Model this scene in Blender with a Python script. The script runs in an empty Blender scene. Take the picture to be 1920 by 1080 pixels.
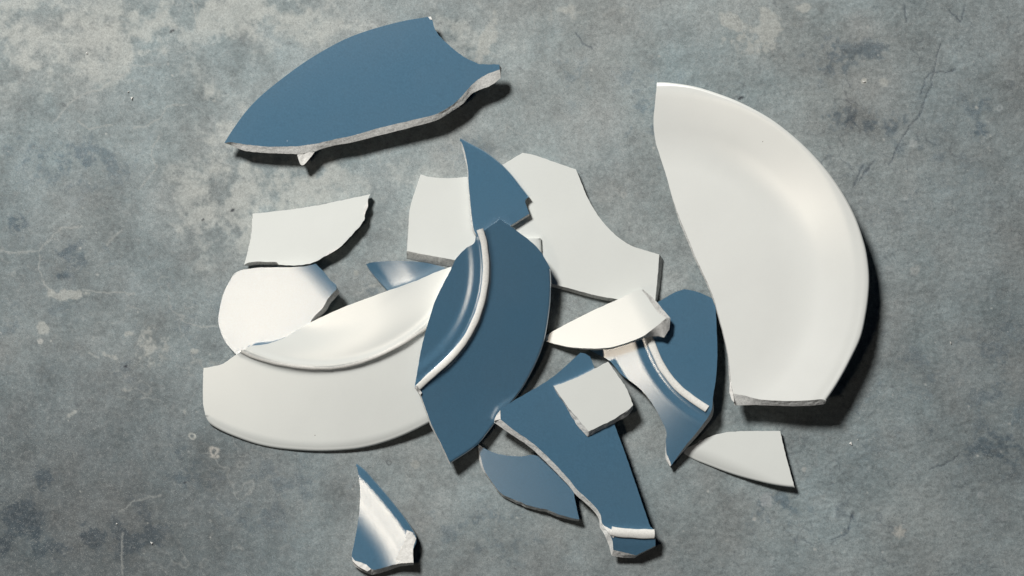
import bpy, math, random
import numpy as np
from mathutils import Vector, noise
from mathutils.geometry import delaunay_2d_cdt

random.seed(7)
S = 0.00036            # metres per photo unit (one unit = one pixel of the 1920 px photograph at floor level)
CAM = 4000.0           # camera height in the same units
def W(x, y, z):
    """a traced point seen at (x, y) whose surface stands z units above the floor -> metres"""
    k = (1.0 - z / CAM) * S
    return Vector(((x - 960.0) * k, (540.0 - y) * k, z * S))
def P0(x, y, z):
    """plain place, no sight line"""
    return Vector(((x - 960.0) * S, (540.0 - y) * S, z * S))

sc = bpy.context.scene
C = bpy.data.collections.new('scene'); sc.collection.children.link(C)

# ------------------------------------------------------------------ camera, world, lamps
cd = bpy.data.cameras.new('camera'); cam = bpy.data.objects.new('camera', cd); C.objects.link(cam)
cam.location = (0, 0, CAM * S); cd.sensor_width = 36; cd.lens = 36 * CAM / 1920.0
cd.clip_start = 0.05; cd.clip_end = 50
sc.camera = cam
w = bpy.data.worlds.new('World'); sc.world = w; w.use_nodes = True
w.node_tree.nodes['Background'].inputs[0].default_value = (0.12, 0.34, 1.0, 1)
w.node_tree.nodes['Background'].inputs[1].default_value = 0.008
sc.view_settings.view_transform = 'Standard'; sc.view_settings.look = 'None'
sc.cycles.caustics_reflective = False
sc.view_settings.exposure = 0; sc.view_settings.gamma = 1

def lamp(name, pos, target, power, size, col):
    l = bpy.data.lights.new(name, 'AREA'); l.shape = 'DISK'; l.size = size; l.energy = power; l.color = col
    o = bpy.data.objects.new(name, l); C.objects.link(o)
    o.location = P0(*pos); d = P0(*target) - o.location
    o.rotation_euler = d.to_track_quat('-Z', 'Y').to_euler()
lamp('studio_key_lamp', (-2115, -4110, 6000), (900, 500, 0), 113.0, 0.58, (1.0, 0.985, 0.95))
lamp('studio_softbox', (-900, 1500, 4000), (900, 540, 0), 1.5, 0.20, (1.0, 0.88, 0.72))

# ------------------------------------------------------------------ materials
def nt(name):
    m = bpy.data.materials.new(name); m.use_nodes = True
    t = m.node_tree; b = t.nodes['Principled BSDF']
    return m, t, b
def node(t, kind, **kw):
    n = t.nodes.new(kind)
    for k, v in kw.items():
        if k.startswith('i_'):
            n.inputs[k[2:].replace('_', ' ')].default_value = v
        else: setattr(n, k, v)
    return n
def noise_n(t, co, scale, detail=4, rough=.6):
    n = node(t, 'ShaderNodeTexNoise'); n.inputs['Scale'].default_value = scale
    n.inputs['Detail'].default_value = detail; n.inputs['Roughness'].default_value = rough
    t.links.new(co, n.inputs['Vector']); return n.outputs['Fac']
def ramp(t, fac, p0, p1, c0=(0,0,0,1), c1=(1,1,1,1)):
    r = node(t, 'ShaderNodeValToRGB'); e = r.color_ramp.elements
    e[0].position, e[1].position = p0, p1; e[0].color, e[1].color = c0, c1
    t.links.new(fac, r.inputs[0]); return r.outputs[0]
def mix(t, fac, a, b, mode='MIX'):
    m = node(t, 'ShaderNodeMix', data_type='RGBA', blend_type=mode)
    for s, v in ((m.inputs[0], fac), (m.inputs[6], a), (m.inputs[7], b)):
        if hasattr(v, 'links'): t.links.new(v, s)
        else: s.default_value = v
    return m.outputs[2]
def bump(t, h, strength, dist):
    b = node(t, 'ShaderNodeBump'); b.inputs['Strength'].default_value = strength
    b.inputs['Distance'].default_value = dist; t.links.new(h, b.inputs['Height']); return b.outputs[0]

def glaze(name, col, grain, rough, speck, sheen, bs):
    m, t, b = nt(name); co = node(t, 'ShaderNodeTexCoord').outputs['Object']
    g = noise_n(t, co, 950, 3, .75); big = noise_n(t, co, 22, 3)
    c = mix(t, ramp(t, g, .3, .7), tuple(v * (1 - grain) for v in col) + (1,), tuple(min(1, v * (1 + grain)) for v in col) + (1,))
    c = mix(t, ramp(t, big, .3, .7), c, mix(t, .06, c, (.3, .3, .3, 1)))
    v = node(t, 'ShaderNodeTexVoronoi'); v.inputs['Scale'].default_value = 62; t.links.new(co, v.inputs['Vector'])
    rare = node(t, 'ShaderNodeMath', operation='GREATER_THAN'); rare.inputs[1].default_value = .80
    sep = node(t, 'ShaderNodeSeparateColor'); t.links.new(v.outputs['Color'], sep.inputs[0]); t.links.new(sep.outputs[0], rare.inputs[0])
    dot = node(t, 'ShaderNodeMath', operation='LESS_THAN'); dot.inputs[1].default_value = .022; t.links.new(v.outputs['Distance'], dot.inputs[0])
    mul = node(t, 'ShaderNodeMath', operation='MULTIPLY'); t.links.new(rare.outputs[0], mul.inputs[0]); t.links.new(dot.outputs[0], mul.inputs[1])
    c = mix(t, mul.outputs[0], c, speck)
    d = node(t, 'ShaderNodeBsdfDiffuse'); t.links.new(c, d.inputs['Color'])
    gl = node(t, 'ShaderNodeBsdfGlossy', distribution='BECKMANN'); gl.inputs['Roughness'].default_value = rough
    gl.inputs['Color'].default_value = (1, 1, 1, 1)
    bm = bump(t, g, bs, .0002); t.links.new(bm, gl.inputs['Normal']); t.links.new(bm, d.inputs['Normal'])
    ms = node(t, 'ShaderNodeMixShader'); ms.inputs[0].default_value = sheen
    t.links.new(d.outputs[0], ms.inputs[1]); t.links.new(gl.outputs[0], ms.inputs[2])
    t.links.new(ms.outputs[0], t.nodes['Material Output'].inputs['Surface']); t.nodes.remove(b)
    return m
WHITE = glaze('white_satin_glaze', (.882, .905, .870), .012, .295, (.25, .22, .2, 1), .21, .02)
WHITE_SOFT = glaze('white_soft_satin_glaze', (.975, .99, .95), .012, .345, (.25, .22, .2, 1), .28, .02)
BLUE = glaze('blue_satin_glaze', (.110, .246, .372), .15, .29, (.5, .6, .7, 1), .42, .08)
def bisque(name, col, dark, bs=.35):
    m, t, b = nt(name); co = node(t, 'ShaderNodeTexCoord').outputs['Object']
    mp = node(t, 'ShaderNodeMapping'); t.links.new(co, mp.inputs[0]); mp.inputs['Scale'].default_value = (1.6, 1.6, .45)
    a = noise_n(t, mp.outputs[0], 520, 5, .75); d = noise_n(t, co, 1700, 3, .7)
    c = mix(t, ramp(t, a, .30, .56), dark + (1,), col + (1,))
    c = mix(t, ramp(t, d, .25, .5), mix(t, .25, c, dark + (1,)), c)
    t.links.new(c, b.inputs['Base Color']); b.inputs['Roughness'].default_value = .85
    b.inputs['Specular IOR Level'].default_value = .3
    h = mix(t, .4, a, d); t.links.new(bump(t, h, bs, .0009), b.inputs['Normal'])
    return m
BISQUE = bisque('raw_broken_ceramic', (.82, .82, .79), (.50, .505, .50))
CHIP = bisque('pale_chipped_ceramic', (.80, .79, .76), (.64, .63, .60))
FOOT = bisque('unglazed_foot_ceramic', (.82, .81, .765), (.66, .65, .62), .12)

# ------------------------------------------------------------------ tools
def link_mesh(name, verts, faces, mat, parent=None, smooth=True, origin=None):
    me = bpy.data.meshes.new(name)
    o3 = origin if origin is not None else Vector((0, 0, 0))
    me.from_pydata([tuple(v - o3) for v in verts], [], faces)
    me.materials.append(mat)
    if smooth: me.polygons.foreach_set('use_smooth', [True] * len(me.polygons))
    me.update()
    if smooth: me.set_sharp_from_angle(angle=math.radians(55))
    ob = bpy.data.objects.new(name, me); C.objects.link(ob)
    if parent: ob.parent = parent
    return ob

def catmull(p0, p1, p2, p3, t):
    return [0.5 * ((2 * b) + (c - a) * t + (2*a - 5*b + 4*c - d) * t*t + (3*b - a - 3*c + d) * t**3) for a, b, c, d in zip(p0, p1, p2, p3)]

def resample(raw, step):
    """raw: (x, y, flags, dx, dy); flags: r rim / f fracture for the run that starts here, c = sharp corner"""
    n = len(raw); out = []
    P = [(p[0], p[1], p[3], p[4]) for p in raw]
    for i in range(n):
        a, b, c, d = P[i-1], P[i], P[(i+1) % n], P[(i+2) % n]
        if 'c' in raw[i][2]: a = b
        if 'c' in raw[(i+1) % n][2]: d = c
        L = math.hypot(c[0]-b[0], c[1]-b[1]); k = max(1, int(round(L / step)))
        for j in range(k):
            q = catmull(a, b, c, d, j / k)
            out.append([q[0], q[1], 'r' if 'r' in raw[i][2] else 'f', q[2], q[3], j == 0 and 'c' in raw[i][2]])
    return out

def expand(spec):
    """each entry (x, y, flags[, dx, dy]); flags and offsets carry on to the following points until changed"""
    raw = []; fl = 'f'; off = (0, 0)
    for e in spec:
        x, y = e[0], e[1]; f = e[2] if len(e) > 2 else ''
        if 'r' in f: fl = 'r'
        if 'f' in f: fl = 'f'
        if len(e) > 4: off = (e[3], e[4])
        raw.append((x, y, fl + ('c' if 'c' in f else ''), off[0], off[1]))
    return raw

def inside(poly, x, y):
    r = False; j = len(poly) - 1
    for i in range(len(poly)):
        xi, yi = poly[i]; xj, yj = poly[j]
        if (yi > y) != (yj > y) and x < (xj - xi) * (y - yi) / (yj - yi) + xi: r = not r
        j = i
    return r

def shard(name, label, cat, group, spec, zf, mat, T=11.0, step=3.2, grid=6.0, jag=.7, rimk=.5, edge=None, seed=0):
    raw = expand(spec); pts = resample(raw, step); n = len(pts)
    area = sum(pts[i][0]*pts[(i+1) % n][1] - pts[(i+1) % n][0]*pts[i][1] for i in range(n))
    sg = 1 if area > 0 else -1
    cx = sum(p[0] for p in pts)/n; cy = sum(p[1] for p in pts)/n
    root = bpy.data.objects.new(name, None); root.empty_display_size = .01; C.objects.link(root)
    org = P0(cx, cy, 0); root.location = org
    root['label'] = label; root['category'] = cat
    if group: root['group'] = group
    R = T * rimk
    nor = []; kind = []
    for i in range(n):
        a, c = pts[i-1], pts[(i+1) % n]; tx, ty = c[0]-a[0], c[1]-a[1]; L = math.hypot(tx, ty) or 1
        nor.append((ty/L*sg, -tx/L*sg))
        kind.append('r' if pts[i][2] == 'r' and pts[i-1][2] == 'r' else 'f')
    ring0 = []
    for i, p in enumerate(pts):
        x, y = p[0], p[1]
        if kind[i] == 'r': x -= nor[i][0]*R; y -= nor[i][1]*R
        elif not p[5]:
            v = noise.noise(Vector((x*.11, y*.11, seed*3.1))) + .6*noise.noise(Vector((x*.35, y*.35, seed+5.)))
            x += nor[i][0]*v*jag; y += nor[i][1]*v*jag
        ring0.append((x, y))
    K = 7
    rings = []
    for k in range(K + 1):
        u = k / K; row = []
        for i, p in enumerate(pts):
            x, y = ring0[i]; zt = zf(x, y)
            if kind[i] == 'r':
                s = R * math.sin(math.pi*u); x2 = x + nor[i][0]*s; y2 = y + nor[i][1]*s
                z = zt - T*.5*(1 - math.cos(math.pi*u))
            else:
                dx, dy = p[3], p[4]
                if dx == 0 and dy == 0: dx, dy = -nor[i][0]*1.5, -nor[i][1]*1.5
                vis = min(1.0, math.hypot(dx, dy)/6)
                rg = noise.noise(Vector((x*.16, y*.16, u*1.7 + seed)))*1.0 + noise.noise(Vector((x*.45, y*.45, u*4 + seed)))*.7
                rg *= math.sin(math.pi*min(1, u*1.15)) * (.4 + vis)
                x2 = x + dx*u + nor[i][0]*rg; y2 = y + dy*u + nor[i][1]*rg
                z = zt - T*u
            row.append((x2, y2, z))
        rings.append(row)
    # top surface
    xs = [p[0] for p in ring0]; ys = [p[1] for p in ring0]
    inner = []; rimmed = kind.count('r') > n*.25 and R > 1
    gy = min(ys); arr = np.array(ring0); rowi = 0
    while gy < max(ys):
        gx = min(xs) + (grid*.5 if rowi % 2 else 0)
        while gx < max(xs):
            if inside(ring0, gx, gy) and np.min((arr[:, 0]-gx)**2 + (arr[:, 1]-gy)**2) > (grid*.5 + (6.5 if rimmed else 2.4))**2: inner.append((gx, gy))
            gx += grid
        gy += grid*.87; rowi += 1
    for dist in (2.4, 5.0, 7.8):
        for i in range(n):
            if dist > 3 and kind[i] != 'r': continue
            q = (ring0[i][0] - nor[i][0]*dist, ring0[i][1] - nor[i][1]*dist)
            if inside(ring0, *q) and np.min((arr[:, 0]-q[0])**2 + (arr[:, 1]-q[1])**2) > dist*dist*.8: inner.append(q)
    allp = ring0 + inner
    loop = list(range(n)) if sg > 0 else list(range(n-1, -1, -1))
    ov, oe, of, vo, eo, fo = delaunay_2d_cdt([Vector(p) for p in allp], [], [loop], 1, 1e-4)
    m = len(ov)
    top = [W(v.x, v.y, zf(v.x, v.y)) for v in ov]
    omap = {}
    for i, srcs in enumerate(vo):
        for s_ in srcs: omap[s_] = i
    verts = list(top); faces = []
    tri = []
    for f in of:
        f = list(f); a, b, c = ov[f[0]], ov[f[1]], ov[f[2]]
        if (b.x-a.x)*(c.y-a.y) - (b.y-a.y)*(c.x-a.x) > 0: f = f[::-1]     # photo y runs down
        tri.append(f)
    faces += tri
    botbase = len(verts)
    bot = [W(v.x, v.y, zf(v.x, v.y) - T) for v in ov]
    for i in range(n):
        if i in omap: bot[omap[i]] = W(*rings[K][i])
    verts += bot; faces += [[botbase + q for q in f[::-1]] for f in tri]
    ridx = {}
    def rv(k, i):
        if k == 0: return omap[i]
        if k == K: return botbase + omap[i]
        if (k, i) not in ridx:
            ridx[(k, i)] = len(verts); verts.append(W(*rings[k][i]))
        return ridx[(k, i)]
    fv, ff, fidx = [], [], {}
    def fr(k, i):
        if (k, i) not in fidx:
            fidx[(k, i)] = len(fv); fv.append(W(*rings[k][i]))
        return fidx[(k, i)]
    for i in range(n):
        j = (i+1) % n
        rim = pts[i][2] == 'r'
        for k in range(K):
            if rim:
                q = [rv(k, i), rv(k, j), rv(k+1, j), rv(k+1, i)]
                if len(set(q)) == 4: faces.append(q if sg > 0 else q[::-1])
            else:
                q = [fr(k, i), fr(k, j), fr(k+1, j), fr(k+1, i)]
                ff.append(q if sg > 0 else q[::-1])
    link_mesh('glazed_body', verts, faces, mat, root, True, org)
    if ff: link_mesh('fractured_edge', fv, ff, edge or BISQUE, root, True, org)
    root['_poly'] = [c for p in ring0 for c in p]
    return root, org, zf, ring0

def sweep(name, root, org, path, zf, width, height, mat, step=3.0, wob=.25, sink=1.5, pw=.38):
    """a raised band of half-round section following a traced path on a shard's face"""
    raw = [(p[0], p[1], 'c' if i in (0, len(path)-1) else '', 0, 0) for i, p in enumerate(path)]
    pts = []
    for i in range(len(raw)-1):
        a = raw[max(0, i-1)]; b = raw[i]; c = raw[i+1]; d = raw[min(len(raw)-1, i+2)]
        L = math.hypot(c[0]-b[0], c[1]-b[1]); k = max(1, int(L/step))
        for j in range(k): pts.append(catmull(a[:2], b[:2], c[:2], d[:2], j/k))
    pts.append(list(raw[-1][:2])); N = 10; verts = []; faces = []
    for i, (x, y) in enumerate(pts):
        a = pts[max(0, i-1)]; c = pts[min(len(pts)-1, i+1)]; tx, ty = c[0]-a[0], c[1]-a[1]; L = math.hypot(tx, ty) or 1
        nx, ny = ty/L, -tx/L; z0 = zf(x, y)
        for k in range(N+1):
            an = math.pi*k/N; o = -math.cos(an); s = max(0, math.sin(an))**pw
            wv = 1 + wob*noise.noise(Vector((x*.05, y*.05, k*.2)))*.5
            px, py = x + nx*o*width*.5*wv, y + ny*o*width*.5*wv
            zz = zf(px, py)*.5 + z0*.5
            verts.append(W(px, py, zz - sink + (height + sink)*s + .2*noise.noise(Vector((px*.25, py*.25, 3.)))))
    M = N+1
    for i in range(len(pts)-1):
        for k in range(N): faces.append([i*M+k, i*M+k+1, (i+1)*M+k+1, (i+1)*M+k])
    faces.append(list(range(M))[::-1]); faces.append([(len(pts)-1)*M + k for k in range(M)])
    # orient upwards
    a, b, c = verts[faces[N//2][0]], verts[faces[N//2][1]], verts[faces[N//2][2]]
    if (b-a).cross(c-a).z < 0: faces = [f[::-1] for f in faces]
    return link_mesh(name, verts, faces, mat, root, True, org)

def patch(name, root, org, poly, zf, lift, mat, thick=2.5, rough=.8, seed=0):
    """a chipped facet on a shard: an uneven little slab that follows its face"""
    raw = [(x, y, 'f', 0, 0) for x, y in poly]
    pts = resample([(x, y, 'fc', 0, 0) for x, y in poly], 2.5); n = len(pts)
    ring = [(p[0] + .5*noise.noise(Vector((p[0]*.4, p[1]*.4, seed))), p[1] + .5*noise.noise(Vector((p[0]*.4, p[1]*.4, seed+9)))) for p in pts]
    xs = [p[0] for p in ring]; ys = [p[1] for p in ring]; inner = []
    gy = min(ys)
    while gy < max(ys):
        gx = min(xs)
        while gx < max(xs):
            if inside(ring, gx, gy) and min((gx-a)**2+(gy-b)**2 for a, b in ring) > 2.2: inner.append((gx, gy))
            gx += 2.6
        gy += 2.6
    area = sum(ring[i][0]*ring[(i+1) % n][1] - ring[(i+1) % n][0]*ring[i][1] for i in range(n)); sg = area > 0
    loop = list(range(n)) if sg else list(range(n-1, -1, -1))
    ov, oe, of, vo, eo, fo = delaunay_2d_cdt([Vector(p) for p in ring+inner], [], [loop], 1, 1e-4)
    def h(x, y): return zf(x, y) + lift + rough*(noise.noise(Vector((x*.13, y*.13, seed))) + .5*noise.noise(Vector((x*.4, y*.4, seed))))
    verts = [W(v.x, v.y, h(v.x, v.y)) for v in ov]; faces = []
    for f in of:
        f = list(f); a, b, c = ov[f[0]], ov[f[1]], ov[f[2]]
        if (b.x-a.x)*(c.y-a.y) - (b.y-a.y)*(c.x-a.x) > 0: f = f[::-1]
        faces.append(f)
    omap = {}
    for i, srcs in enumerate(vo):
        for s_ in srcs: omap[s_] = i
    m = len(verts); verts += [W(x, y, h(x, y) - thick) for x, y in ring]
    for i in range(n):
        j = (i+1) % n; q = [omap[i], omap[j], m+j, m+i]; faces.append(q if sg else q[::-1])
    return link_mesh(name, verts, faces, mat, root, False, org)

def sstep(a, b, x):
    t = min(1.0, max(0.0, (x-a)/(b-a))); return t*t*(3-2*t)
def ramp_up(x, a, b, s):
    """integral of a slope that grows from 0 at a to s at b and stays s"""
    if x <= a: return 0.0
    if x >= b: return s*(b-a)*.5 + s*(x-b)
    return s*(x-a)**2/(2*(b-a))
def circle(p, q, r):
    ax, ay = p; bx, by = q; cx, cy = r
    d = 2*(ax*(by-cy) + bx*(cy-ay) + cx*(ay-by))
    ux = ((ax*ax+ay*ay)*(by-cy) + (bx*bx+by*by)*(cy-ay) + (cx*cx+cy*cy)*(ay-by))/d
    uy = ((ax*ax+ay*ay)*(cx-bx) + (bx*bx+by*by)*(ax-cx) + (cx*cx+cy*cy)*(bx-ax))/d
    return ux, uy, math.hypot(ax-ux, ay-uy)

# ------------------------------------------------------------------ the concrete floor
def lattice(X, Y, scale, seed):
    rng = np.random.RandomState(seed); T = rng.rand(256, 256).astype(np.float32)
    u = X/scale + 97.3*(seed % 7); v = Y/scale + 41.7*(seed % 11)
    iu = np.floor(u).astype(int); iv = np.floor(v).astype(int); fu = u-iu; fv = v-iv
    fu = fu*fu*fu*(fu*(fu*6-15)+10); fv = fv*fv*fv*(fv*(fv*6-15)+10)
    a = T[iu & 255, iv & 255]; b = T[(iu+1) & 255, iv & 255]; c = T[iu & 255, (iv+1) & 255]; d = T[(iu+1) & 255, (iv+1) & 255]
    return (a*(1-fu)+b*fu)*(1-fv) + (c*(1-fu)+d*fu)*fv
def fbm(X, Y, scale, seed, octv=4, gain=.55):
    s = 0; amp = 1; tot = 0
    for k in range(octv):
        an = .6*k + seed; xr = X*math.cos(an) - Y*math.sin(an); yr = X*math.sin(an) + Y*math.cos(an)
        s = s + amp*lattice(xr, yr, scale/2**k, seed*13+k); tot += amp; amp *= gain
    return s/tot
def sm(a, b, x):
    t = np.clip((x-a)/(b-a), 0, 1); return t*t*(3-2*t)

def build_floor():
    fx = np.arange(-80, 2001, 2.0); fy = np.arange(-80, 1161, 2.0)
    gx = np.concatenate([np.linspace(-4200, -90, 60), fx, np.linspace(2010, 6100, 60)])
    gy = np.concatenate([np.linspace(-4200, -90, 60), fy, np.linspace(1170, 5300, 60)])
    X, Y = np.meshgrid(gx, gy); X = X.astype(np.float32); Y = Y.astype(np.float32)
    warp = (fbm(X, Y, 70, 3)-.5)*60; warp2 = (fbm(X, Y, 70, 4)-.5)*60
    n1 = fbm(X, Y, 330, 1); n2 = fbm(X+warp, Y+warp2, 90, 2, 5, .62); n3 = fbm(X, Y, 22, 5, 3, .7); n4 = fbm(X, Y, 6, 6, 2, .8)
    lum = .232 + (n1-.5)*.07 + (n2-.5)*.15 + (n3-.5)*.075 + (n4-.5)*.08
    def blobs(lst, soft):
        s = np.zeros_like(X)
        for x, y, rx, ry, a, *r in lst:
            an = math.radians(r[0]) if r else 0
            dx = X-x; dy = Y-y; u = (dx*math.cos(an)+dy*math.sin(an))/rx; v = (-dx*math.sin(an)+dy*math.cos(an))/ry
            s = np.maximum(s, a*np.exp(-(u*u+v*v)*.7))
        return s
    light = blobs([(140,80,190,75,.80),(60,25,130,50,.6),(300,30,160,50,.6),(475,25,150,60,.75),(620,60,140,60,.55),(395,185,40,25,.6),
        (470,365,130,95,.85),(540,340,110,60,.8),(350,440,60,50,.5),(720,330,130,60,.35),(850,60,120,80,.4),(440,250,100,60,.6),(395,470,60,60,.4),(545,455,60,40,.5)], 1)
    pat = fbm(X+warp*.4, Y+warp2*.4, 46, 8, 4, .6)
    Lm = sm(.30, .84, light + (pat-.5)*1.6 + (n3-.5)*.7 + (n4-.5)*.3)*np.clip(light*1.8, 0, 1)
    small = blobs([(1441,52,24,36,1.0),(1375,42,32,15,.95,25),(1425,70,90,60,.55),(1080,20,150,40,.4),(915,70,16,42,.9,18),(905,105,26,18,.6),(1060,18,60,16,.5),(130,553,36,10,.95),(98,550,14,9,.8),
        (205,668,32,9,.6,25),(190,660,24,8,.5),(285,652,46,46,.55),(245,728,34,9,.45,-15),(132,777,24,6,.6,-35),(80,616,11,11,1.1),(215,500,30,20,.3),
        (170,590,70,20,.3),(1655,155,14,9,.7),(1505,15,16,11,.8),(200,110,30,14,.5),(408,183,14,9,.7),(245,625,14,7,.7),(365,658,9,6,.8),(275,770,12,9,.5),(345,775,10,10,.5)], 1)
    pat2 = fbm(X, Y, 13, 9, 3, .65)
    Sm = sm(.42, .66, small + (pat2-.5)*.75)*np.clip(small*2.2, 0, 1)
    dark = blobs([(60,290,90,60,.42),(155,305,100,55,.55),(30,420,22,34,.8),(140,480,70,36,.5),(125,470,22,6,1.1,-25),(112,517,16,8,1.0),(40,975,36,36,1.0),(62,990,14,40,1.0),(85,900,22,22,.9),
        (175,1008,26,18,1.05),(150,978,16,8,1.0),(260,1005,60,60,.7),(5,1022,14,16,1.1),(110,1040,40,30,.75),(335,870,40,60,.5),(235,690,60,40,.35),
        (1640,232,70,24,.85),(1560,215,60,22,.6),(1560,110,60,50,.65),(1630,95,45,20,.7),(1500,70,40,30,.4),(1870,840,70,50,.7),(1750,815,40,26,.55),(1840,200,50,30,.5),(1835,245,22,24,.7),
        (1700,300,140,90,.35),(1520,470,40,40,.3),(1880,700,120,120,.45),(1700,700,120,80,.4),(1460,950,60,40,.6),(1600,800,110,70,.3),(880,280,40,30,.5),(1230,230,80,90,.45),(1080,140,120,60,.35),
        (60,620,90,70,.4),(340,590,70,60,.4),(700,560,50,30,.5),(860,690,60,60,.4),(480,930,160,90,.4),(900,1000,140,60,.45),(1200,180,50,140,.4),(1340,500,40,80,.4)], 1)
    pat3 = fbm(X+warp*.3, Y+warp2*.3, 30, 10, 4, .65)
    Dm = sm(.36, .74, dark*.9 + (pat3-.5)*1.7 + (n3-.5)*.7 + (n4-.5)*.6)*np.clip(dark*1.7, 0, 1)
    wide = blobs([(60,1010,460,330,1.15),(1960,640,360,700,.55),(60,560,260,220,.5),(1000,1130,600,140,.5),(1900,40,300,200,.4),(640,1100,300,160,.35)], 1)  # edge and corner vignette painted into the floor colour, plus the dark bottom left
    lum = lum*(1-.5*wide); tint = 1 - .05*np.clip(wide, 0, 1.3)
    # veins: pale hairlines on the left, dark crackle on the right
    rd = 1-np.abs(2*fbm(X+warp*.6, Y+warp2*.6, 85, 14, 3, .5)-1); rd2 = 1-np.abs(2*fbm(X+warp*.3, Y+warp2*.3, 34, 15, 3, .55)-1)
    right = sm(900, 1500, X + (n1-.5)*500)
    gate = sm(.45, .6, fbm(X, Y, 120, 16, 3)); gate2 = sm(.48, .64, fbm(X, Y, 95, 17, 3))
    vein_d = sm(.965, .995, rd2)*gate*(.15+.85*right); vein_d2 = sm(.975, .997, rd)*gate2*(.2+.8*right)
    vein_l = sm(.982, .998, rd)*gate*(1-right)*.5
    def poly(pts, wd, wob):
        d = np.full(X.shape, 1e9, np.float32); xx = X + (n3-.5)*wob + (n4-.5)*wob*.3; yy = Y + (pat2-.5)*wob
        for (ax, ay), (bx, by) in zip(pts, pts[1:]):
            L = (bx-ax)**2+(by-ay)**2; t = np.clip(((xx-ax)*(bx-ax)+(yy-ay)*(by-ay))/L, 0, 1)
            d = np.minimum(d, np.hypot(xx-ax-t*(bx-ax), yy-ay-t*(by-ay)))
        return np.exp(-(d/wd)**2)
    cl = np.zeros_like(X); cdk = np.zeros_like(X)
    for p in ([(97,233),(135,190),(165,172),(190,166),(225,142),(250,124),(285,120)], [(146,228),(165,243),(210,234)], [(250,240),(275,234),(300,222),(316,198),(350,196)], [(360,0),(365,30),(376,55)],
              [(7,472),(35,474),(72,470),(90,450),(111,428),(155,424)], [(72,474),(74,507),(84,535),(98,548)], [(155,544),(185,549),(207,550),(252,549)], [(259,355),(285,325),(292,311),(284,290),(296,255)],
              [(340,600),(370,610),(410,612)], [(225,960),(250,940),(300,928)], [(165,660),(185,670)], [(200,460),(225,430)], [(230,1080),(228,1040),(231,1000)], [(670,548),(700,535),(740,525)], [(760,390),(800,375),(770,340)]):
        cl = np.maximum(cl, poly(p, 1.5, 9))
    for p in ([(1762,80),(1745,160),(1725,215),(1706,235),(1690,265),(1668,310)], [(1728,176),(1735,150),(1747,135),(1772,135),(1792,130)], [(1780,20),(1800,40),(1812,10)], [(1700,40),(1696,10)], [(1600,345),(1620,310),(1600,350)],
              [(1745,880),(1770,870),(1800,850)], [(1640,300),(1610,340)], [(1080,60),(1090,80),(1110,90)], [(1560,1010),(1590,1000),(1600,960)]):
        cdk = np.maximum(cdk, poly(p, 1.4, 8))
    vl = (1-Lm*.8)
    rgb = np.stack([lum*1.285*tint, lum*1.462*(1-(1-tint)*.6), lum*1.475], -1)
    warmth = (fbm(X, Y, 150, 20, 4)-.5)[..., None]
    rgb = rgb*(1 + warmth*np.array([.17, .02, -.05]))
    green = (fbm(X, Y, 60, 22, 3)-.5)[..., None]; rgb = rgb*(1+green*np.array([-.06, .01, .03]))
    def to(m, col, k):
        nonlocal rgb; m = (m*k)[..., None]; rgb = rgb*(1-m) + np.array(col)*m
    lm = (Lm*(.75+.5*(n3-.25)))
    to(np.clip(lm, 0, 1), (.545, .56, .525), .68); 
    rgb = rgb*(1 - (Dm*.42)[..., None]*np.array([1.15, 1.0, .85]))
    to(Sm, (.50, .51, .475), .62)
    rgb = rgb*(1 - np.clip(vein_d*.22 + vein_d2*.26 + cdk*.5, 0, .7)[..., None]*np.array([1.05, 1, .9]))
    to(np.clip(vein_l + cl*.8, 0, 1), (.52, .53, .50), .55)
    # spots, paint flecks, pin holes
    rng = np.random.RandomState(5)
    def spot(x, y, r, ring, col, k, star=0):
        dx = X-x; dy = Y-y; d = np.hypot(dx, dy); an = np.arctan2(dy, dx)
        d = d + (pat2-.5)*r*1.1 + (star*r*.16*np.sin(an*7+x) if star else 0) + (n4-.5)*r*.4
        m = np.exp(-((d-r*.8)/(r*.28))**2) if ring else sm(r*1.2, r*(.2 if star else .75), d)
        to(m, col, k)
    pale = (.55, .55, .52)
    for a in ((1716,506,11,0,(.36,.385,.38),.8),(1435,938,13,0,(.40,.43,.44),.7),(1685,1000,13,0,(.46,.455,.42),.85,1),(1874,203,6,1,(.38,.42,.43),.7),(360,818,6,1,(.55,.56,.52),.9),(400,847,9,1,(.5,.48,.44),.9),(408,856,4,0,(.5,.48,.44),.8),
              (668,512,6,0,(.40,.41,.38),.6),(1169,364,5,1,(.45,.46,.44),.7),(562,943,6,1,(.36,.38,.38),.5),(1840,972,7,1,(.38,.41,.42),.5),(1884,968,9,0,(.30,.33,.34),.5),(1713,268,8,0,(.38,.41,.41),.7),(1620,152,5,0,(.5,.5,.46),.8),
              (778,870,8,0,(.40,.41,.38),.5),(730,868,5,1,(.08,.09,.10),.8),(1415,974,4,0,pale,.7),(1698,372,4,0,(.4,.43,.43),.7),(1840,928,6,0,(.33,.36,.37),.5),(1508,880,4,0,pale,.5),(75,640,5,0,pale,.7)):
        spot(*a)
    def dab(x, y, rx, ry, an, col, k):
        x0, x1 = np.searchsorted(gx, (x-14, x+14)); y0, y1 = np.searchsorted(gy, (y-14, y+14))
        dx = X[y0:y1, x0:x1]-x; dy = Y[y0:y1, x0:x1]-y
        u = (dx*math.cos(an)+dy*math.sin(an))/rx; v = (-dx*math.sin(an)+dy*math.cos(an))/ry
        m = (sm(1.35, .45, np.hypot(u, v) + (n4[y0:y1, x0:x1]-.5)*1.2)*k)[..., None]
        rgb[y0:y1, x0:x1] = rgb[y0:y1, x0:x1]*(1-m) + np.array(col)*m
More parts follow.
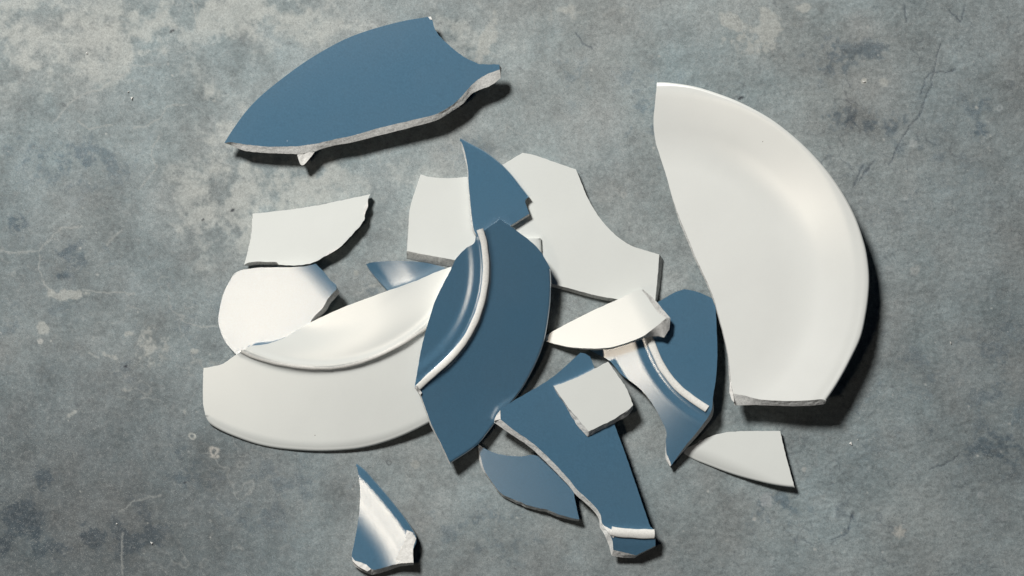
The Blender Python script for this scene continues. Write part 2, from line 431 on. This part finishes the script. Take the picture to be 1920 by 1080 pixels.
    for i in range(230):
        r = rng.uniform(1.2, 2.6); dab(rng.uniform(-40, 1960), rng.uniform(-40, 1120), r, r*rng.uniform(.6, 1), rng.uniform(0, 3), (.56, .57, .54), rng.uniform(.25, .8))
    for i in range(1500):
        r = rng.uniform(1.4, 3.6); dab(rng.uniform(-40, 1960), rng.uniform(-40, 1120), r*rng.uniform(1, 2.2), r*rng.uniform(.5, .9), rng.normal(.5, .6), (.09, .10, .115), rng.uniform(.1, .5)*rng.rand())
    for x, y, rx, ry in ((322,58,5,2),(235,687,4,2),(347,905,3,2),(1388,184,6,3),(236,688,3,2),(436,394,4,3),(380,412,3,2)):
        m = sm(1.3, .7, np.hypot((X-x)/rx, (Y-y+.4*(X-x))/ry) + (n4-.5)*.5); to(m, (.03, .035, .045), .9)
    # beyond the picture the sheet is coarse: leave only the broad tone there, the material keeps the grain
    away = np.maximum(np.maximum(-70-X, X-1990), np.maximum(-70-Y, Y-1150)); keep = (1-sm(-8, 130, away))
    broad = (.25 + (n1-.5)*.08)[..., None]*np.array([1.28, 1.44, 1.46])*.93
    rgb = rgb*keep[..., None] + broad*(1-keep[..., None])
    rgb = np.clip(rgb, .02, .6)
    # relief
    rough = sm(.3, .9, right*.8 + Dm*.5)
    rel = (fbm(X*.75+Y*.55, Y*1.5-X*.5, 10, 30, 3, .6)-.5)*(.4+1.1*rough) + (n4-.5)*.7 - vein_d*.35 - cdk*.8 + (n2-.5)*1.2
    rel = rel*keep; rel = rel - rel.max() - .05
    Z = rel*S
    ny, nx = X.shape
    co = np.stack([(X-960)*S, (540-Y)*S, Z], -1).reshape(-1, 3).astype(np.float32)
    me = bpy.data.meshes.new('concrete_floor')
    idx = np.arange(nx*ny).reshape(ny, nx)
    q = np.stack([idx[:-1, :-1], idx[1:, :-1], idx[1:, 1:], idx[:-1, 1:]], -1).reshape(-1, 4)
    me.vertices.add(len(co)); me.vertices.foreach_set('co', co.ravel())
    me.loops.add(q.size); me.loops.foreach_set('vertex_index', q.ravel().astype(np.int32))
    me.polygons.add(len(q)); me.polygons.foreach_set('loop_start', np.arange(0, q.size, 4, dtype=np.int32))
    me.polygons.foreach_set('use_smooth', np.ones(len(q), bool))
    me.update(calc_edges=True)
    at = me.attributes.new('stain', 'FLOAT_COLOR', 'POINT')  # floor colour: the stains together with the painted vignette
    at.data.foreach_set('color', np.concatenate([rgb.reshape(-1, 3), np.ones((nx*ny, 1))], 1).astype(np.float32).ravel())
    o = bpy.data.objects.new('floor', me); C.objects.link(o); o['kind'] = 'structure'
    m, t, b = nt('stained_concrete')
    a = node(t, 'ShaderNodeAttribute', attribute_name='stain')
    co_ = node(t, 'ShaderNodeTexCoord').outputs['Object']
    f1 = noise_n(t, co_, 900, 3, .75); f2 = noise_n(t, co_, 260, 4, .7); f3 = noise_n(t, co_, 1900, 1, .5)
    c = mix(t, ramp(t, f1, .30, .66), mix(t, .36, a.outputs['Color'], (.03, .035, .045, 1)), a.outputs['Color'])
    c = mix(t, ramp(t, f2, .5, .85), c, mix(t, .26, c, (.5, .5, .48, 1)))
    c = mix(t, ramp(t, f3, .64, .70), c, mix(t, .40, c, (.55, .56, .54, 1)))
    c = mix(t, ramp(t, f3, .29, .36), mix(t, .50, c, (.03, .03, .04, 1)), c)
    t.links.new(c, b.inputs['Base Color']); b.inputs['Roughness'].default_value = .78; b.inputs['Specular IOR Level'].default_value = .25
    h = mix(t, .5, f1, f2); t.links.new(bump(t, h, .28, .0010), b.inputs['Normal'])
    me.materials.append(m)
build_floor()

# ------------------------------------------------------------------ the shards
GB = 'shards of the broken blue plates'; GW = 'shards of the broken white plates'

# pale slab under the pile
def z_slab(x, y): return 15.5 + .003*(x-1000)
slab = shard('plate_shard', 'big flat white shard with concave upper edge lying under the blue shards', 'plate shard', GW, [
    (788.6,326.8,'fc'),(804.8,331.4),(837,334),(876,331.4),(910,325),(942.5,308.7),(979.8,286.3,'c'),(1002.4,291),(1031.6,301),(1080,317.8,'c'),(1088,337),(1099.6,366.4),(1115.8,395.5),
    (1135,421.4),(1158,444),(1184,461),(1209.8,469.4),(1236,477,'c',7,9),(1234.5,500,'',6,9),(1232,530,'',5,7),(1228,566,'c',3,5),(1206,566,'',0,6),(1156,560.7),(1112.6,552.6,'',0,6),(1064,539.7,'',0,6),(1036.4,532.6,'',0,6),
    (950,509,'',0,10),(853.4,487.9,'',0,14),(804.8,479,'',0,14),(762.7,470.7,'c',0,14),(766,434.4,'',-1,1),(767.5,398.8,'',0,0),(772.4,376),(782,347)], z_slab, WHITE, T=15, jag=.5, seed=1)

def z_m(x, y): return 28.5 + .015*(y-330)
shard('plate_shard', 'curved pointed blue shard like a fin lying across the white slab', 'plate shard', GB, [
    (863,258.8,'rc'),(885.8,270.8),(911.7,285.4),(940.9,308),(960,327.5),(976.5,348.5),(992.7,369,'fc'),(988.5,371),(985.5,374),(985,379),(987.9,387.4),(990,394),(992.7,400.4,'c',0,4),(979.8,408.5),(958.7,422),(930,438),(905,452,'c',-1,2),
    (890.7,436,'',-3,1),(885.8,415,'',-3,1),(882.6,385.8,'',-2,0),(879,347,'',-1.5,0),(877.7,321,'',-1.5,0),(874.5,298,'',-3,0),(869.6,279,'',-3,0)], z_m, BLUE, T=11, jag=.5, seed=2, edge=BISQUE)

def z_n(x, y): return 26.5 - ramp_up(x, 1001, 1014, .55)
shard('plate_shard', 'narrow white rim sliver almost hidden under the ringed blue shard', 'plate shard', GW, [
    (975,447.5,'fc'),(1013.8,446.4,'rc'),(1015,460),(1015.2,480),(1013,500,'fc'),(985,490),(970,460)], z_n, WHITE, T=10, jag=.3, seed=3)

# left side
def z_c(x, y): return 14.5 + .055*(y-370) + .012*(x-470)
Cz, Co, _, _ = shard('plate_shard', 'flat white shard with jagged right edge touching the rounded cream shard', 'plate shard', GW, [
    (473.4,400.6,'fc'),(522,395.7),(586.8,386.3),(651.6,373),(694,364.1,'c'),(689.4,377.8,'',-1,1),(690.2,386),(685.3,397),(684,405.6),(682.5,412.5),(675.5,423.6),(665.8,433.3),(659,441.7),(647.8,452.8),(634,466.7),
    (620,474),(599.8,485.8),(586.8,492.3),(567.4,497),(548,497.8),(522,496,'c',0,2),(518,491.7,'',1,6),(489.6,490.9,'',0,6),(467,491.7,'',0,6),(457.5,497.2,'c',1,1),(466,469.6,'',-1,0),(471.8,437)], z_c, WHITE, T=12, jag=1.0, seed=4)
patch('chip', Cz, Co, [(689.5,378.5),(690,386),(686,395),(683.5,404),(680.5,401),(684,389)], z_c, .5, CHIP, thick=5, seed=21)
patch('chip', Cz, Co, [(609,481),(617,472.5),(630,466),(638,462.5),(631,468.5),(620,475)], z_c, .5, CHIP, thick=5, seed=22)


def z_d(x, y):
    d = x - (409 + .0016*(y-590)**2)
    e = max(0, (x-575) - (y-492)*1.3) 
    return 12.5 + .108*max(x-409, 0) - .106*(y-610) - ramp_up(.72*(x-566) - .70*(y-524), 0, 46, .15)
shard('plate_shard', 'rounded cream to pale blue shard between the two white shards at left', 'plate shard', GB, [
    (457,505,'fc'),(489.6,501.5),(524,501),(548,500.8),(569,499.5),(591.7,494.5,'c'),(606.3,508.5),(619,524.7),(630.6,535,'c'),(631,542.5,'c',6,7),(622,552,'',6,8),(612.8,563.6,'',6,7),(603,579.8,'',7,5),(586.8,596,'',7,4),(576,620,'',4,3),(566,655,'c'),(520,672),(480,684),(452,676,'rc'),
    (442.6,665),(424.8,644.6),(413.5,622),(409,599),(413.5,570),(420,547.4),(429.7,528),(441,511.7)], z_d, BLUE, T=10.5, rimk=.03, jag=.6, seed=5)

qx = [(-4, 2.0), (6, 7.5), (14, 10.8), (30, 14.8), (48, 18.4), (64, 20.3), (95, 21.6), (160, 22.4)]
def z_q(x, y):
    d = (x-690)*.80 - (y-500)*.60 + .00045*(x-690)**2
    return q_prof(d) + .0011*max(0, 548-y)**2
def q_prof(d):
    if d <= qx[0][0]: return qx[0][1]
    for i in range(len(qx)-1):
        if d <= qx[i+1][0]:
            p0 = qx[max(0, i-1)]; p1 = qx[i]; p2 = qx[i+1]; p3 = qx[min(len(qx)-1, i+2)]
            t = (d-p1[0])/(p2[0]-p1[0]); m1 = (p2[1]-p0[1])/(p2[0]-p0[0])*(p2[0]-p1[0]); m2 = (p3[1]-p1[1])/(p3[0]-p1[0])*(p2[0]-p1[0])
            return (2*t**3-3*t*t+1)*p1[1] + (t**3-2*t*t+t)*m1 + (-2*t**3+3*t*t)*p2[1] + (t**3-t*t)*m2
    return qx[-1][1]
shard('plate_shard', 'small blue rim shard with a pale sheen peeping out above the ringed white shard', 'plate shard', GB, [
    (685.7,495.5,'fc'),(700,491.7),(732.7,489.5),(760,489.5),(800,493),(835,503),(846,520,'c'),(800,560),(745,572,'rc'),(726,545.8),(710,528),(693.8,508.5)], z_q, BLUE, T=8.5, grid=4, jag=.4, seed=6)

# white ringed shard
ecx, ecy, eR = circle((462,660.5), (610,690.5), (795,617))
ercx, ercy, erR = circle((449,822), (596,846), (763,813.6))
def z_e(x, y):
    d = math.hypot(x-ecx, y-ecy) - eR
    q = max(0.0, erR - math.hypot(x-ercx, y-ercy))
    out = sstep(-4, 11, d)
    zo = 9 + .160*(847-y) + .035*(x-596) - ramp_up(18-q, 0, 18, .40)
    zb = 45 + .098*(x-640) - .090*(y-640) - .0006*max(0, x-700)**2
    zi = zb + sstep(-84, -2, d)*(zo + 6.5 - zb)
    return zi*(1-out) + zo*out + 2.6*math.exp(-((d+3)/8.0)**2)
E, Eo, _, _ = shard('plate_shard', 'large white shard with a raised ring, lowest of the pile at left', 'plate shard', GW, [
    (846,500,'fc'),(815,511),(781,526),(716.5,549),(651.6,573),(612.8,590),(583.6,604),(554.4,621),(532,634),(504,644),(482,647.5),(468,649),(454.4,658),(440.6,666.4),(418.3,681.7),(399,687),(381.7,690,'c'),
    (380.8,706.7),(380.3,740),(381.7,762),(385,779,'rc'),(393.3,794),(415.6,808),(449,822),(482,833),(515.6,840),(554.4,844),(596,846),(637.8,844.7),(679.4,840),(721,829.4),(762.8,813.6),(807,791.5),(824,781,'fc'),(830,720),(828,640),(834,560),(847,506,'c')], z_e, WHITE, T=11, grid=3.6, jag=.5, seed=7)
EP = [(452,660.5),(471,669.5),(499,679),(526.7,685.7),(554.4,690),(582,692.5),(610,693.2),(637.8,691),(679.4,681.3),(721,664.7),(762.8,642.3),(799,617.5),(830,590)]
sweep('foot_ring', E, Eo, [(x, y-3.2) for x, y in EP[:-1]], z_e, 8, .7, FOOT, sink=1.0, wob=.4, pw=.8)

# blue ringed shard on top of the pile
FP = [(899.5,430),(906.7,453),(911,489),(910.5,524),(904.5,560),(893.5,595.5),(878.5,626.7),(858.5,655.5),(831.5,684),(804,707.5),(783.5,726.7)]
fcx, fcy, fR = circle((906,452), (904.5,560), (804,707.5))
def z_f(x, y):
    d = math.hypot(x-fcx, y-fcy) - fR
    base = 80 - .20*(x-850) - .175*(y-560)
    base += .00030*max(0, y-700)**2 - .00010*max(0, x-960)**2
    if d < 0: base += -.06*max(0, -d-36)
    st = 5.0*sstep(-38, -17, d)                  # the little step inside the foot
    fil = 2.2*sstep(-10, -2, d) - 3.0*sstep(3, 16, d)
    return base + st + fil - 5.0 + 3.6*math.exp(-((d-1)/8.0)**2)*(1-.8*sstep(680, 722, y))
FS = [(938.7,411,'fc'),(969,433),(991,449),(1013,471),(1032,503,'rc'),(1033.5,533),(1032,569),(1026.7,609),(1019,645),(1004.5,682),(982,724),(956,760),(925,798),(893,836),(844.4,869,'fc',-2,2),(826.7,831),(809,795.5),(789,740,'c'),
    (777.5,727,'c',0,0),(780,711),(784.4,684.4),(793,640),(804.4,600),(817.8,560),(844.4,506.7),(855.5,484.4),(873,465.8),(889,455.5),(892.4,442),(898.7,428,'c'),(906.7,432.4,'',2,5),(922,422,'',2,5)]
F, Fo, _, _ = shard('plate_shard', 'large dark blue shard with white foot ring on top of the pile', 'plate shard', GB, FS, z_f, BLUE, T=11, grid=3.2, jag=.5, seed=8)
sweep('foot_ring', F, Fo, FP, z_f, 13, 1.6, FOOT, sink=1.6, wob=.25)
patch('chip', F, Fo, [(776.5,727),(781.5,722),(791,736.5),(788.5,741)], z_f, 3.2, CHIP, thick=4, seed=3)

# right side pile
PP = [(1213,622),(1217.6,633),(1228,660.5),(1243.3,691.4),(1264,718.8),(1288,741),(1325.6,767)]
pcx, pcy, pR = circle((1217.6,633), (1255,708), (1325.6,767))
def z_p(x, y):
    d = math.hypot(x-pcx, y-pcy) - pR
    z = 36 + .055*(x-1290) + .030*(y-680)
    z -= ramp_up(d, 13, 36, .25)
    z += 2.6*math.exp(-(d/7.0)**2) - 1.5*math.exp(-((d-15)/7)**2)
    return max(z, 10.2)
Pz, Po, _, _ = shard('plate_shard', 'blue shard with white foot ring and pale sheen beside the largest white shard', 'plate shard', GB, [
    (1200,585,'fc'),(1236.5,564.5),(1263.9,549),(1282.7,542.3,'c'),(1298,544.7),(1318,551),(1335,559.6,'c'),(1341.5,574.8,'c'),(1344,622.8),(1345,667.4),(1342,711.9),(1337,742.8),(1332.4,773.6,'',4,5),(1308.4,807.9,'',4,4),(1284.4,837,'',3,3),(1257.5,874,'c',-1,0),
    (1251,859,'',-3,1),(1248.5,828,'',0,0),(1250,811),(1240,787),(1222.8,756.5),(1202,730.8),(1178,712),(1164.5,701.6),(1144,677.6),(1126.8,667.4),(1106,657,'c'),(1130,640),(1170,625)], z_p, BLUE, T=10.5, grid=3.2, jag=.5, seed=9)
sweep('foot_ring', Pz, Po, PP, z_p, 14, 2.6, FOOT, sink=1.6, wob=.25)
patch('chip', Pz, Po, [(1248.8,850),(1252.5,856),(1258.5,871),(1256.5,875.5),(1250,862)], z_p, .5, CHIP, thick=6, seed=5)

def z_o(x, y):
    z = 13.5 + .236*(x-1030) - .045*(y-625)
    return z - ramp_up(x-.55*(y-600), 1195, 1240, .12)
Oz, Oo, _, _ = shard('plate_shard', 'cream white dagger shaped shard propped on the blue ring', 'plate shard', GW, [
    (1022.3,629.7,'fc'),(1061.7,607.4),(1113,581.7),(1157.6,561.8),(1192,545.9),(1203.5,543,'c',3,0),(1213,556,'',6,-2),(1222.8,571,'',9,-4),(1236,588,'',11,-3),(1248,597.5,'c',9,-1),(1244.5,600.5,'c',10.5,17),(1238,606,'c',7,27),(1226,615.5,'c',10,15),(1216,623,'',4,8),(1205.6,630.3,'',2,4),(1178,641.7,'',0,3),(1144,651.3,'',0,3),
    (1113,653.3,'',0,3),(1075.4,651.5,'',0,2),(1048,646.5,'',0,1.5),(1022.3,639.8,'c',0,0)], z_o, WHITE, T=12, grid=5, jag=.5, seed=10, edge=CHIP)

def z_i(x, y): return 10 + .075*(x-900) - .012*(y-900) 
shard('plate_shard', 'small flat lighter blue shard partly under the long blue shard', 'plate shard', GB, [
    (896.3,832.4,'fc'),(915,844),(942,853),(977,855.5),(1004.4,854),(1040,872),(1062,893),(1073,911.5),(1079,943),(1086,973.6,'c',0,3),(1074.4,971.8,'',0,4),(1047,964.2,'',-1,5),(1024,955.2,'',-1,5),(1000.5,950.6,'',-1,5),(969.4,938.9,'',-1,5),(940,925.3,'',-1,3),(922.8,904,'',-1,1),(909,883,'',-3,1),(901.4,857.7,'',-4,0)],
    z_i, BLUE, T=9.5, jag=.8, seed=11)

def z_g(x, y):
    z = 38 - .050*(x-1060) + .004*(y-860)
    ly = y - (996 + (x-1148)*.045)
    return z + 5.0*math.exp(-((ly-2)/8)**2) - ramp_up(ly, 9, 24, .34)
GPth = [(1146,994.5),(1160,997.2),(1180,999),(1200,1000),(1227,1000.5)]
Gz, Go, _, _ = shard('plate_shard', 'long tapering blue shard with white ring at its foot and a white square on it', 'plate shard', GB, [
    (938.3,766.5,'fc',4,6),(977,743,'',5,7),(1023.8,715.8,'',4,6),(1051.4,694.4),(1072,676),(1088,661.2,'c',0,0),(1098,663.5),(1106,668.3,'c'),(1115,690.5),(1136.6,752.7),(1152,795.5),(1167.7,838),(1187,892.7),(1206.5,951),(1219,987,'c'),(1228,994,'c'),(1229,1023,'c',0,2),(1210.4,1032.2),(1193,1041.2,'c',-3,5),(1172,1036,'',-6,9),(1150,1031,'c',-3,11),
    (1148,1013,'',-7,8),(1140,994,'',-8,6),(1128.8,980,'',-4,8),(1125,962.6,'',-3,8),(1109,943,'',-2,9),(1082,918,'',-2,10),(1066.6,898.5,'',-2,10),(1043,873,'',-3,10),(1016,846,'',-3,10),(992.7,826.6,'',-3,9),(961.6,805,'',-4,9),(938.3,786,'c',-12,6),(938.2,776,'',-8,4)], z_g, BLUE, T=8.5, grid=4.5, jag=.6, seed=12)
sweep('foot_ring', Gz, Go, [(x, y+1) for x, y in GPth], z_g, 18, 1.8, FOOT, sink=2, wob=.25)
patch('chip', Gz, Go, [(926,789),(931,778),(938,769),(938.4,786)], lambda x, y: z_g(x, y) - .30*(938.5-x), .5, CHIP, thick=7, seed=7)
patch('chip', Gz, Go, [(1130,984.5),(1137,988),(1152,996),(1154,1002),(1150,1009),(1143,1001),(1135,992)], z_g, 1.0, CHIP, thick=7, seed=8)
patch('chip', Gz, Go, [(1219,995),(1227.5,995.5),(1228,1006),(1220,1005)], z_g, 1.6, CHIP, thick=6, seed=9)

def z_h(x, y): return z_g(1110, 750) + 10.2 - .045*(x-1110) + .01*(y-745)
Hz, Ho, _, _ = shard('plate_shard', 'small square white shard lying on the long blue shard', 'plate shard', GW, [
    (1037.4,723.6,'fc'),(1066.6,713.9),(1097.7,700),(1140.4,678,'c'),(1160,706),(1175.4,729.4),(1187,759.4,'c',0,7),(1175.4,769.5,'',-1,11),(1152,785.4,'',-2,9),(1128.8,797,'',-2,9),(1103.5,808.5,'c',-2,10),(1093,797,'',-6,7),(1082,782,'',-6,5),(1070,770,'',-3,3),(1062.7,760.5,'',-2,1),(1047,737,'',-2,1)], z_h, WHITE, T=8.5, jag=1.0, seed=13, edge=BISQUE)

# loose around the pile
def z_a(x, y): return 33 + .024*(x-600) + .040*(y-100) + .00003*(x-640)**2
Az, Ao, _, _ = shard('plate_shard', 'large blue shard lying alone at the top, broken edge raised over its shadow', 'plate shard', GB, [
    (420.5,268,'rc'),(437,242),(462,208),(490,179),(528,148),(569,118),(613,91),(657,69),(707,52),(758,39),(803,31.5,'fc'),(808,31.6,'c'),(811,39),(816,55),(828.5,72),(852,93),(874,108.6),(899,120.5,'c'),(936.5,120.8,'c',4,8),(937,130.5,'c',2,16),(915,138.5,'',5,22),(896,149.5,'',3,19),(880.5,163.7,'',2,14),(865,181,'',4,12),
    (846,198,'',4,9),(817.5,214,'',2,11),(773,225,'',0,13),(720,237.6,'',0,14),(663,253.4,'',0,12.5),(620,263,'',-3,12),(590,269.5,'',-4,15),(556,274,'',0,14.5),(506,275,'',0,12),(462,271,'',-1,12),(436,266.5,'',-2,6)], z_a, BLUE, T=7.5, grid=7, jag=.7, rimk=.02, seed=14)
patch('chip', Az, Ao, [(802.5,31.5),(808,31),(810.5,37),(806,36)], z_a, 1.0, CHIP, thick=4, seed=2)
def tooth():
    top = [(557,288.5),(575,287.5),(592,281.5)]; n = 9; verts = []; faces = []
    prof = [(556.5,287,23.5),(558.5,295,22),(561,303,21),(563,308,20),(566,310,19.6),(569.5,309.3,19.8),(574,305,21),(579,299,22),(585.5,291,23),(592,282,24)]
    prof = [(x, y, z + 7.5) for x, y, z in prof]; n = len(prof)
    a = [W(x, y, z) for x, y, z in prof]; mid = [W(573 + (x-573)*.55, 285 + (y-285)*.5, z + 1.2) for x, y, z in prof]
    up = [W(573 + (x-573)*.3, 279, 33) for x, y, z in prof]; back = [W(x + .8, y - 2.5, z - 7) for x, y, z in prof]
    v = up + mid + a + back
    for r in range(3):
        for i in range(n-1): faces.append([r*n+i, (r+1)*n+i, (r+1)*n+i+1, r*n+i+1])
    link_mesh('foot_ring', v, faces, CHIP, Az, False, Ao)
tooth()

bcx, bcy, bR = 1257., 525., 371.
def z_b(x, y):
    dx, dy = x-bcx, y-bcy; r = math.hypot(dx, dy); th = math.degrees(math.atan2(-dy, dx))
    s = .12 + .31*math.exp(-((th-54)/42)**2)
    return 13 + .020*(x-1230) + .066*(y-190) + ramp_up(r, 208, 282, s) - ramp_up(r, 345, 360, s*.9) + .7*math.exp(-((r-364)/4.5)**2)
Bz, Bo, _, _ = shard('plate_shard', 'largest white plate shard, a wide crescent lying alone at right', 'plate shard', GW, [
    (1231.8,154.3,'rc'),(1257.8,155.3),(1303,162.4),(1348.5,176.3),(1390.6,193.2),(1439,219),(1478,247.3),(1517,282.3),(1552.7,322.8),(1581.8,365),(1604.5,408.7),(1619,450.8),(1625.6,479.4),(1629.5,515),(1628.8,547.5),(1624,586.4),(1614,631.7),(1594.8,673.9),(1572,716),(1549,751,'fc',-2,6),
    (1539.7,748.6,'',0,10),(1504,751.4,'',0,10),(1455,751.2,'',0,9.5),(1419.8,748,'',0,11.5),(1400,742.5,'',1,17),(1387,740,'',2,20),(1375,738,'c',2,22),(1371,716,'',-3,2),(1366,670.6,'',-1.5,1),(1358,631.7,'',-1.5,1),(1348.5,596,'',-1.5,1),(1338.8,560.5,'',-2,1),(1322.6,521.6,'',-2.5,1.5),(1304.8,482.7,'',-3,1.5),(1293.4,454,'',-3,1.5),(1277,415,'',-3,1.5),(1262.6,376,'',-1,0),(1249.7,331,'',0,0),
    (1238,295),(1228.6,262.9),(1225.4,227),(1228,194.8)], z_b, WHITE_SOFT, T=9.5, grid=6, jag=.35, rimk=.36, seed=15)
patch('chip', Bz, Bo, [(1370.5,712),(1371.5,728),(1375,741),(1377,754),(1372,750),(1367.5,735),(1368,722)], z_b, -1.5, CHIP, thick=7, seed=12)

def z_k(x, y):
    d = (y-849) - (x-1281)*.435 + .00055*(x-1281)*max(0, 1490-x)*.35      # >0 towards the rim
    return 14 + .035*(x-1400) + .05*(y-860) - ramp_up(d, -26, 6, .62)
shard('plate_shard', 'small white rim shard shaped like a shark fin at lower right', 'plate shard', GW, [
    (1280.8,849.4,'fc'),(1287.8,839.7),(1297.5,835.5),(1308,830.7),(1310,827),(1322.5,822.4),(1340.5,815.4),(1360,811),(1378,809),(1410,808),(1462.8,808,'c'),(1467,827),(1472.5,851),(1481,881),(1490,914.4,'rc'),(1468,912),(1440.5,907),(1399,896.7),(1364,886),(1329.4,873),(1301.7,862)], z_k, WHITE, T=10, grid=4, jag=.6, rimk=.4, seed=16)

JR = [(668.5,868.6),(684.8,881.4),(703,901.8),(721.5,923),(740,945.6),(756,966),(770.5,986.4),(779.6,1002.7)]
def z_j(x, y):
    d = 1e9
    for (ax, ay), (bx, by) in zip(JR, JR[1:] + [(800, 1045)]):
        L = (bx-ax)**2 + (by-ay)**2; t = max(0, min(1, ((x-ax)*(bx-ax) + (y-ay)*(by-ay))/L)); d = min(d, math.hypot(x-ax-t*(bx-ax), y-ay-t*(by-ay)))
    z = 22 + .11*(y-970) - ramp_up(d, 2, 24, .235)
    if d > 44: z += ramp_up(d, 40, 90, .25)
    return z - .62*max(0, 14-d)**2/14*.8
Jz, Jo, _, _ = shard('plate_shard', 'small blue shard with broad white sheen and chipped corners at the bottom edge', 'plate shard', GB, [
    (668.5,868.6,'rc'),(684.8,881.4),(703,901.8),(721.5,923),(740,945.6),(756,966),(770.5,986.4),(779.6,1002.7,'fc'),(780.6,1015),(774.5,1033),(775.5,1055.2,'c',0,4),(750,1056.2,'',0,6),(731.7,1060.3,'',0,8),(707.3,1067.5,'',-2,9),(696,1066.5,'',-3,10),(680.8,1056.2,'',-6,12),(659.6,1049.2,'c',3,10),(659.4,1041.4,'',0,0),(664.5,1017),(669.6,988.4),(673.6,957.8),(675,917),(670.6,880.4)],
    z_j, BLUE, T=10, grid=3.5, jag=.5, seed=17)
patch('chip', Jz, Jo, [(762.3,993.5),(774.5,998.6),(780.3,1010),(774,1029),(775.2,1055),(751,1056),(742,1048.5),(751,1029),(760,1010.8)], z_j, .9, CHIP, thick=3, rough=.9, seed=13)
patch('chip', Jz, Jo, [(659.6,1044),(666,1052),(687,1058.5),(695.5,1067),(689,1071.5),(672,1062.5),(661,1052)], z_j, .6, CHIP, thick=4, rough=.9, seed=14)

# crumbs broken off the plates
for i, (x, y, r, lab) in enumerate(((1596,832,3.4,'tiny white crumb on the floor right of the shark fin shard'),(1608,824,1.6,'dust sized white crumb just right of the shark fin shard'),(1781,643,3.4,'tiny triangular white crumb far to the right of the crescent shard'),(283,1018,3.6,'tiny white flake on the floor near the bottom left corner'),
        (248,184,3.8,'small pale crumb left of the topmost blue shard'),(240,172,2.0,'pinhead crumb up and left of a small pale crumb'),(163,100,2.4,'tiny cream crumb in the pale stain near the top left corner'),(219,982,1.8,'white speck of a crumb above the flake at bottom left'),(1620,153,3.0,'tiny pale crumb above and right of the crescent shard'))):
    rnd = random.Random(i*7+1); n = 7; v = []; f = []
    ang = sorted(rnd.uniform(0, 6.28) for _ in range(n)); rr = [r*rnd.uniform(.7, 1.25) for _ in range(n)]
    for k in range(n): v.append(P0(x+rr[k]*math.cos(ang[k]), y+rr[k]*math.sin(ang[k]), -2))
    for k in range(n): v.append(P0(x+rr[k]*.75*math.cos(ang[k]), y+rr[k]*.75*math.sin(ang[k]), r*rnd.uniform(.1, .55)))
    v.append(P0(x+.1*r, y-.1*r, r*.65))
    for k in range(n):
        j = (k+1) % n; f += [[k, k+n, j+n, j], [k+n, 2*n, j+n]]
    o0 = P0(x, y, 0); o = link_mesh('ceramic_crumb', v, f, CHIP, None, False, o0); o.location = o0
    o['label'] = lab; o['category'] = 'crumb'; o['group'] = 'crumbs of ceramic on the floor'
for o in C.objects:
    if '_poly' in o: del o['_poly']
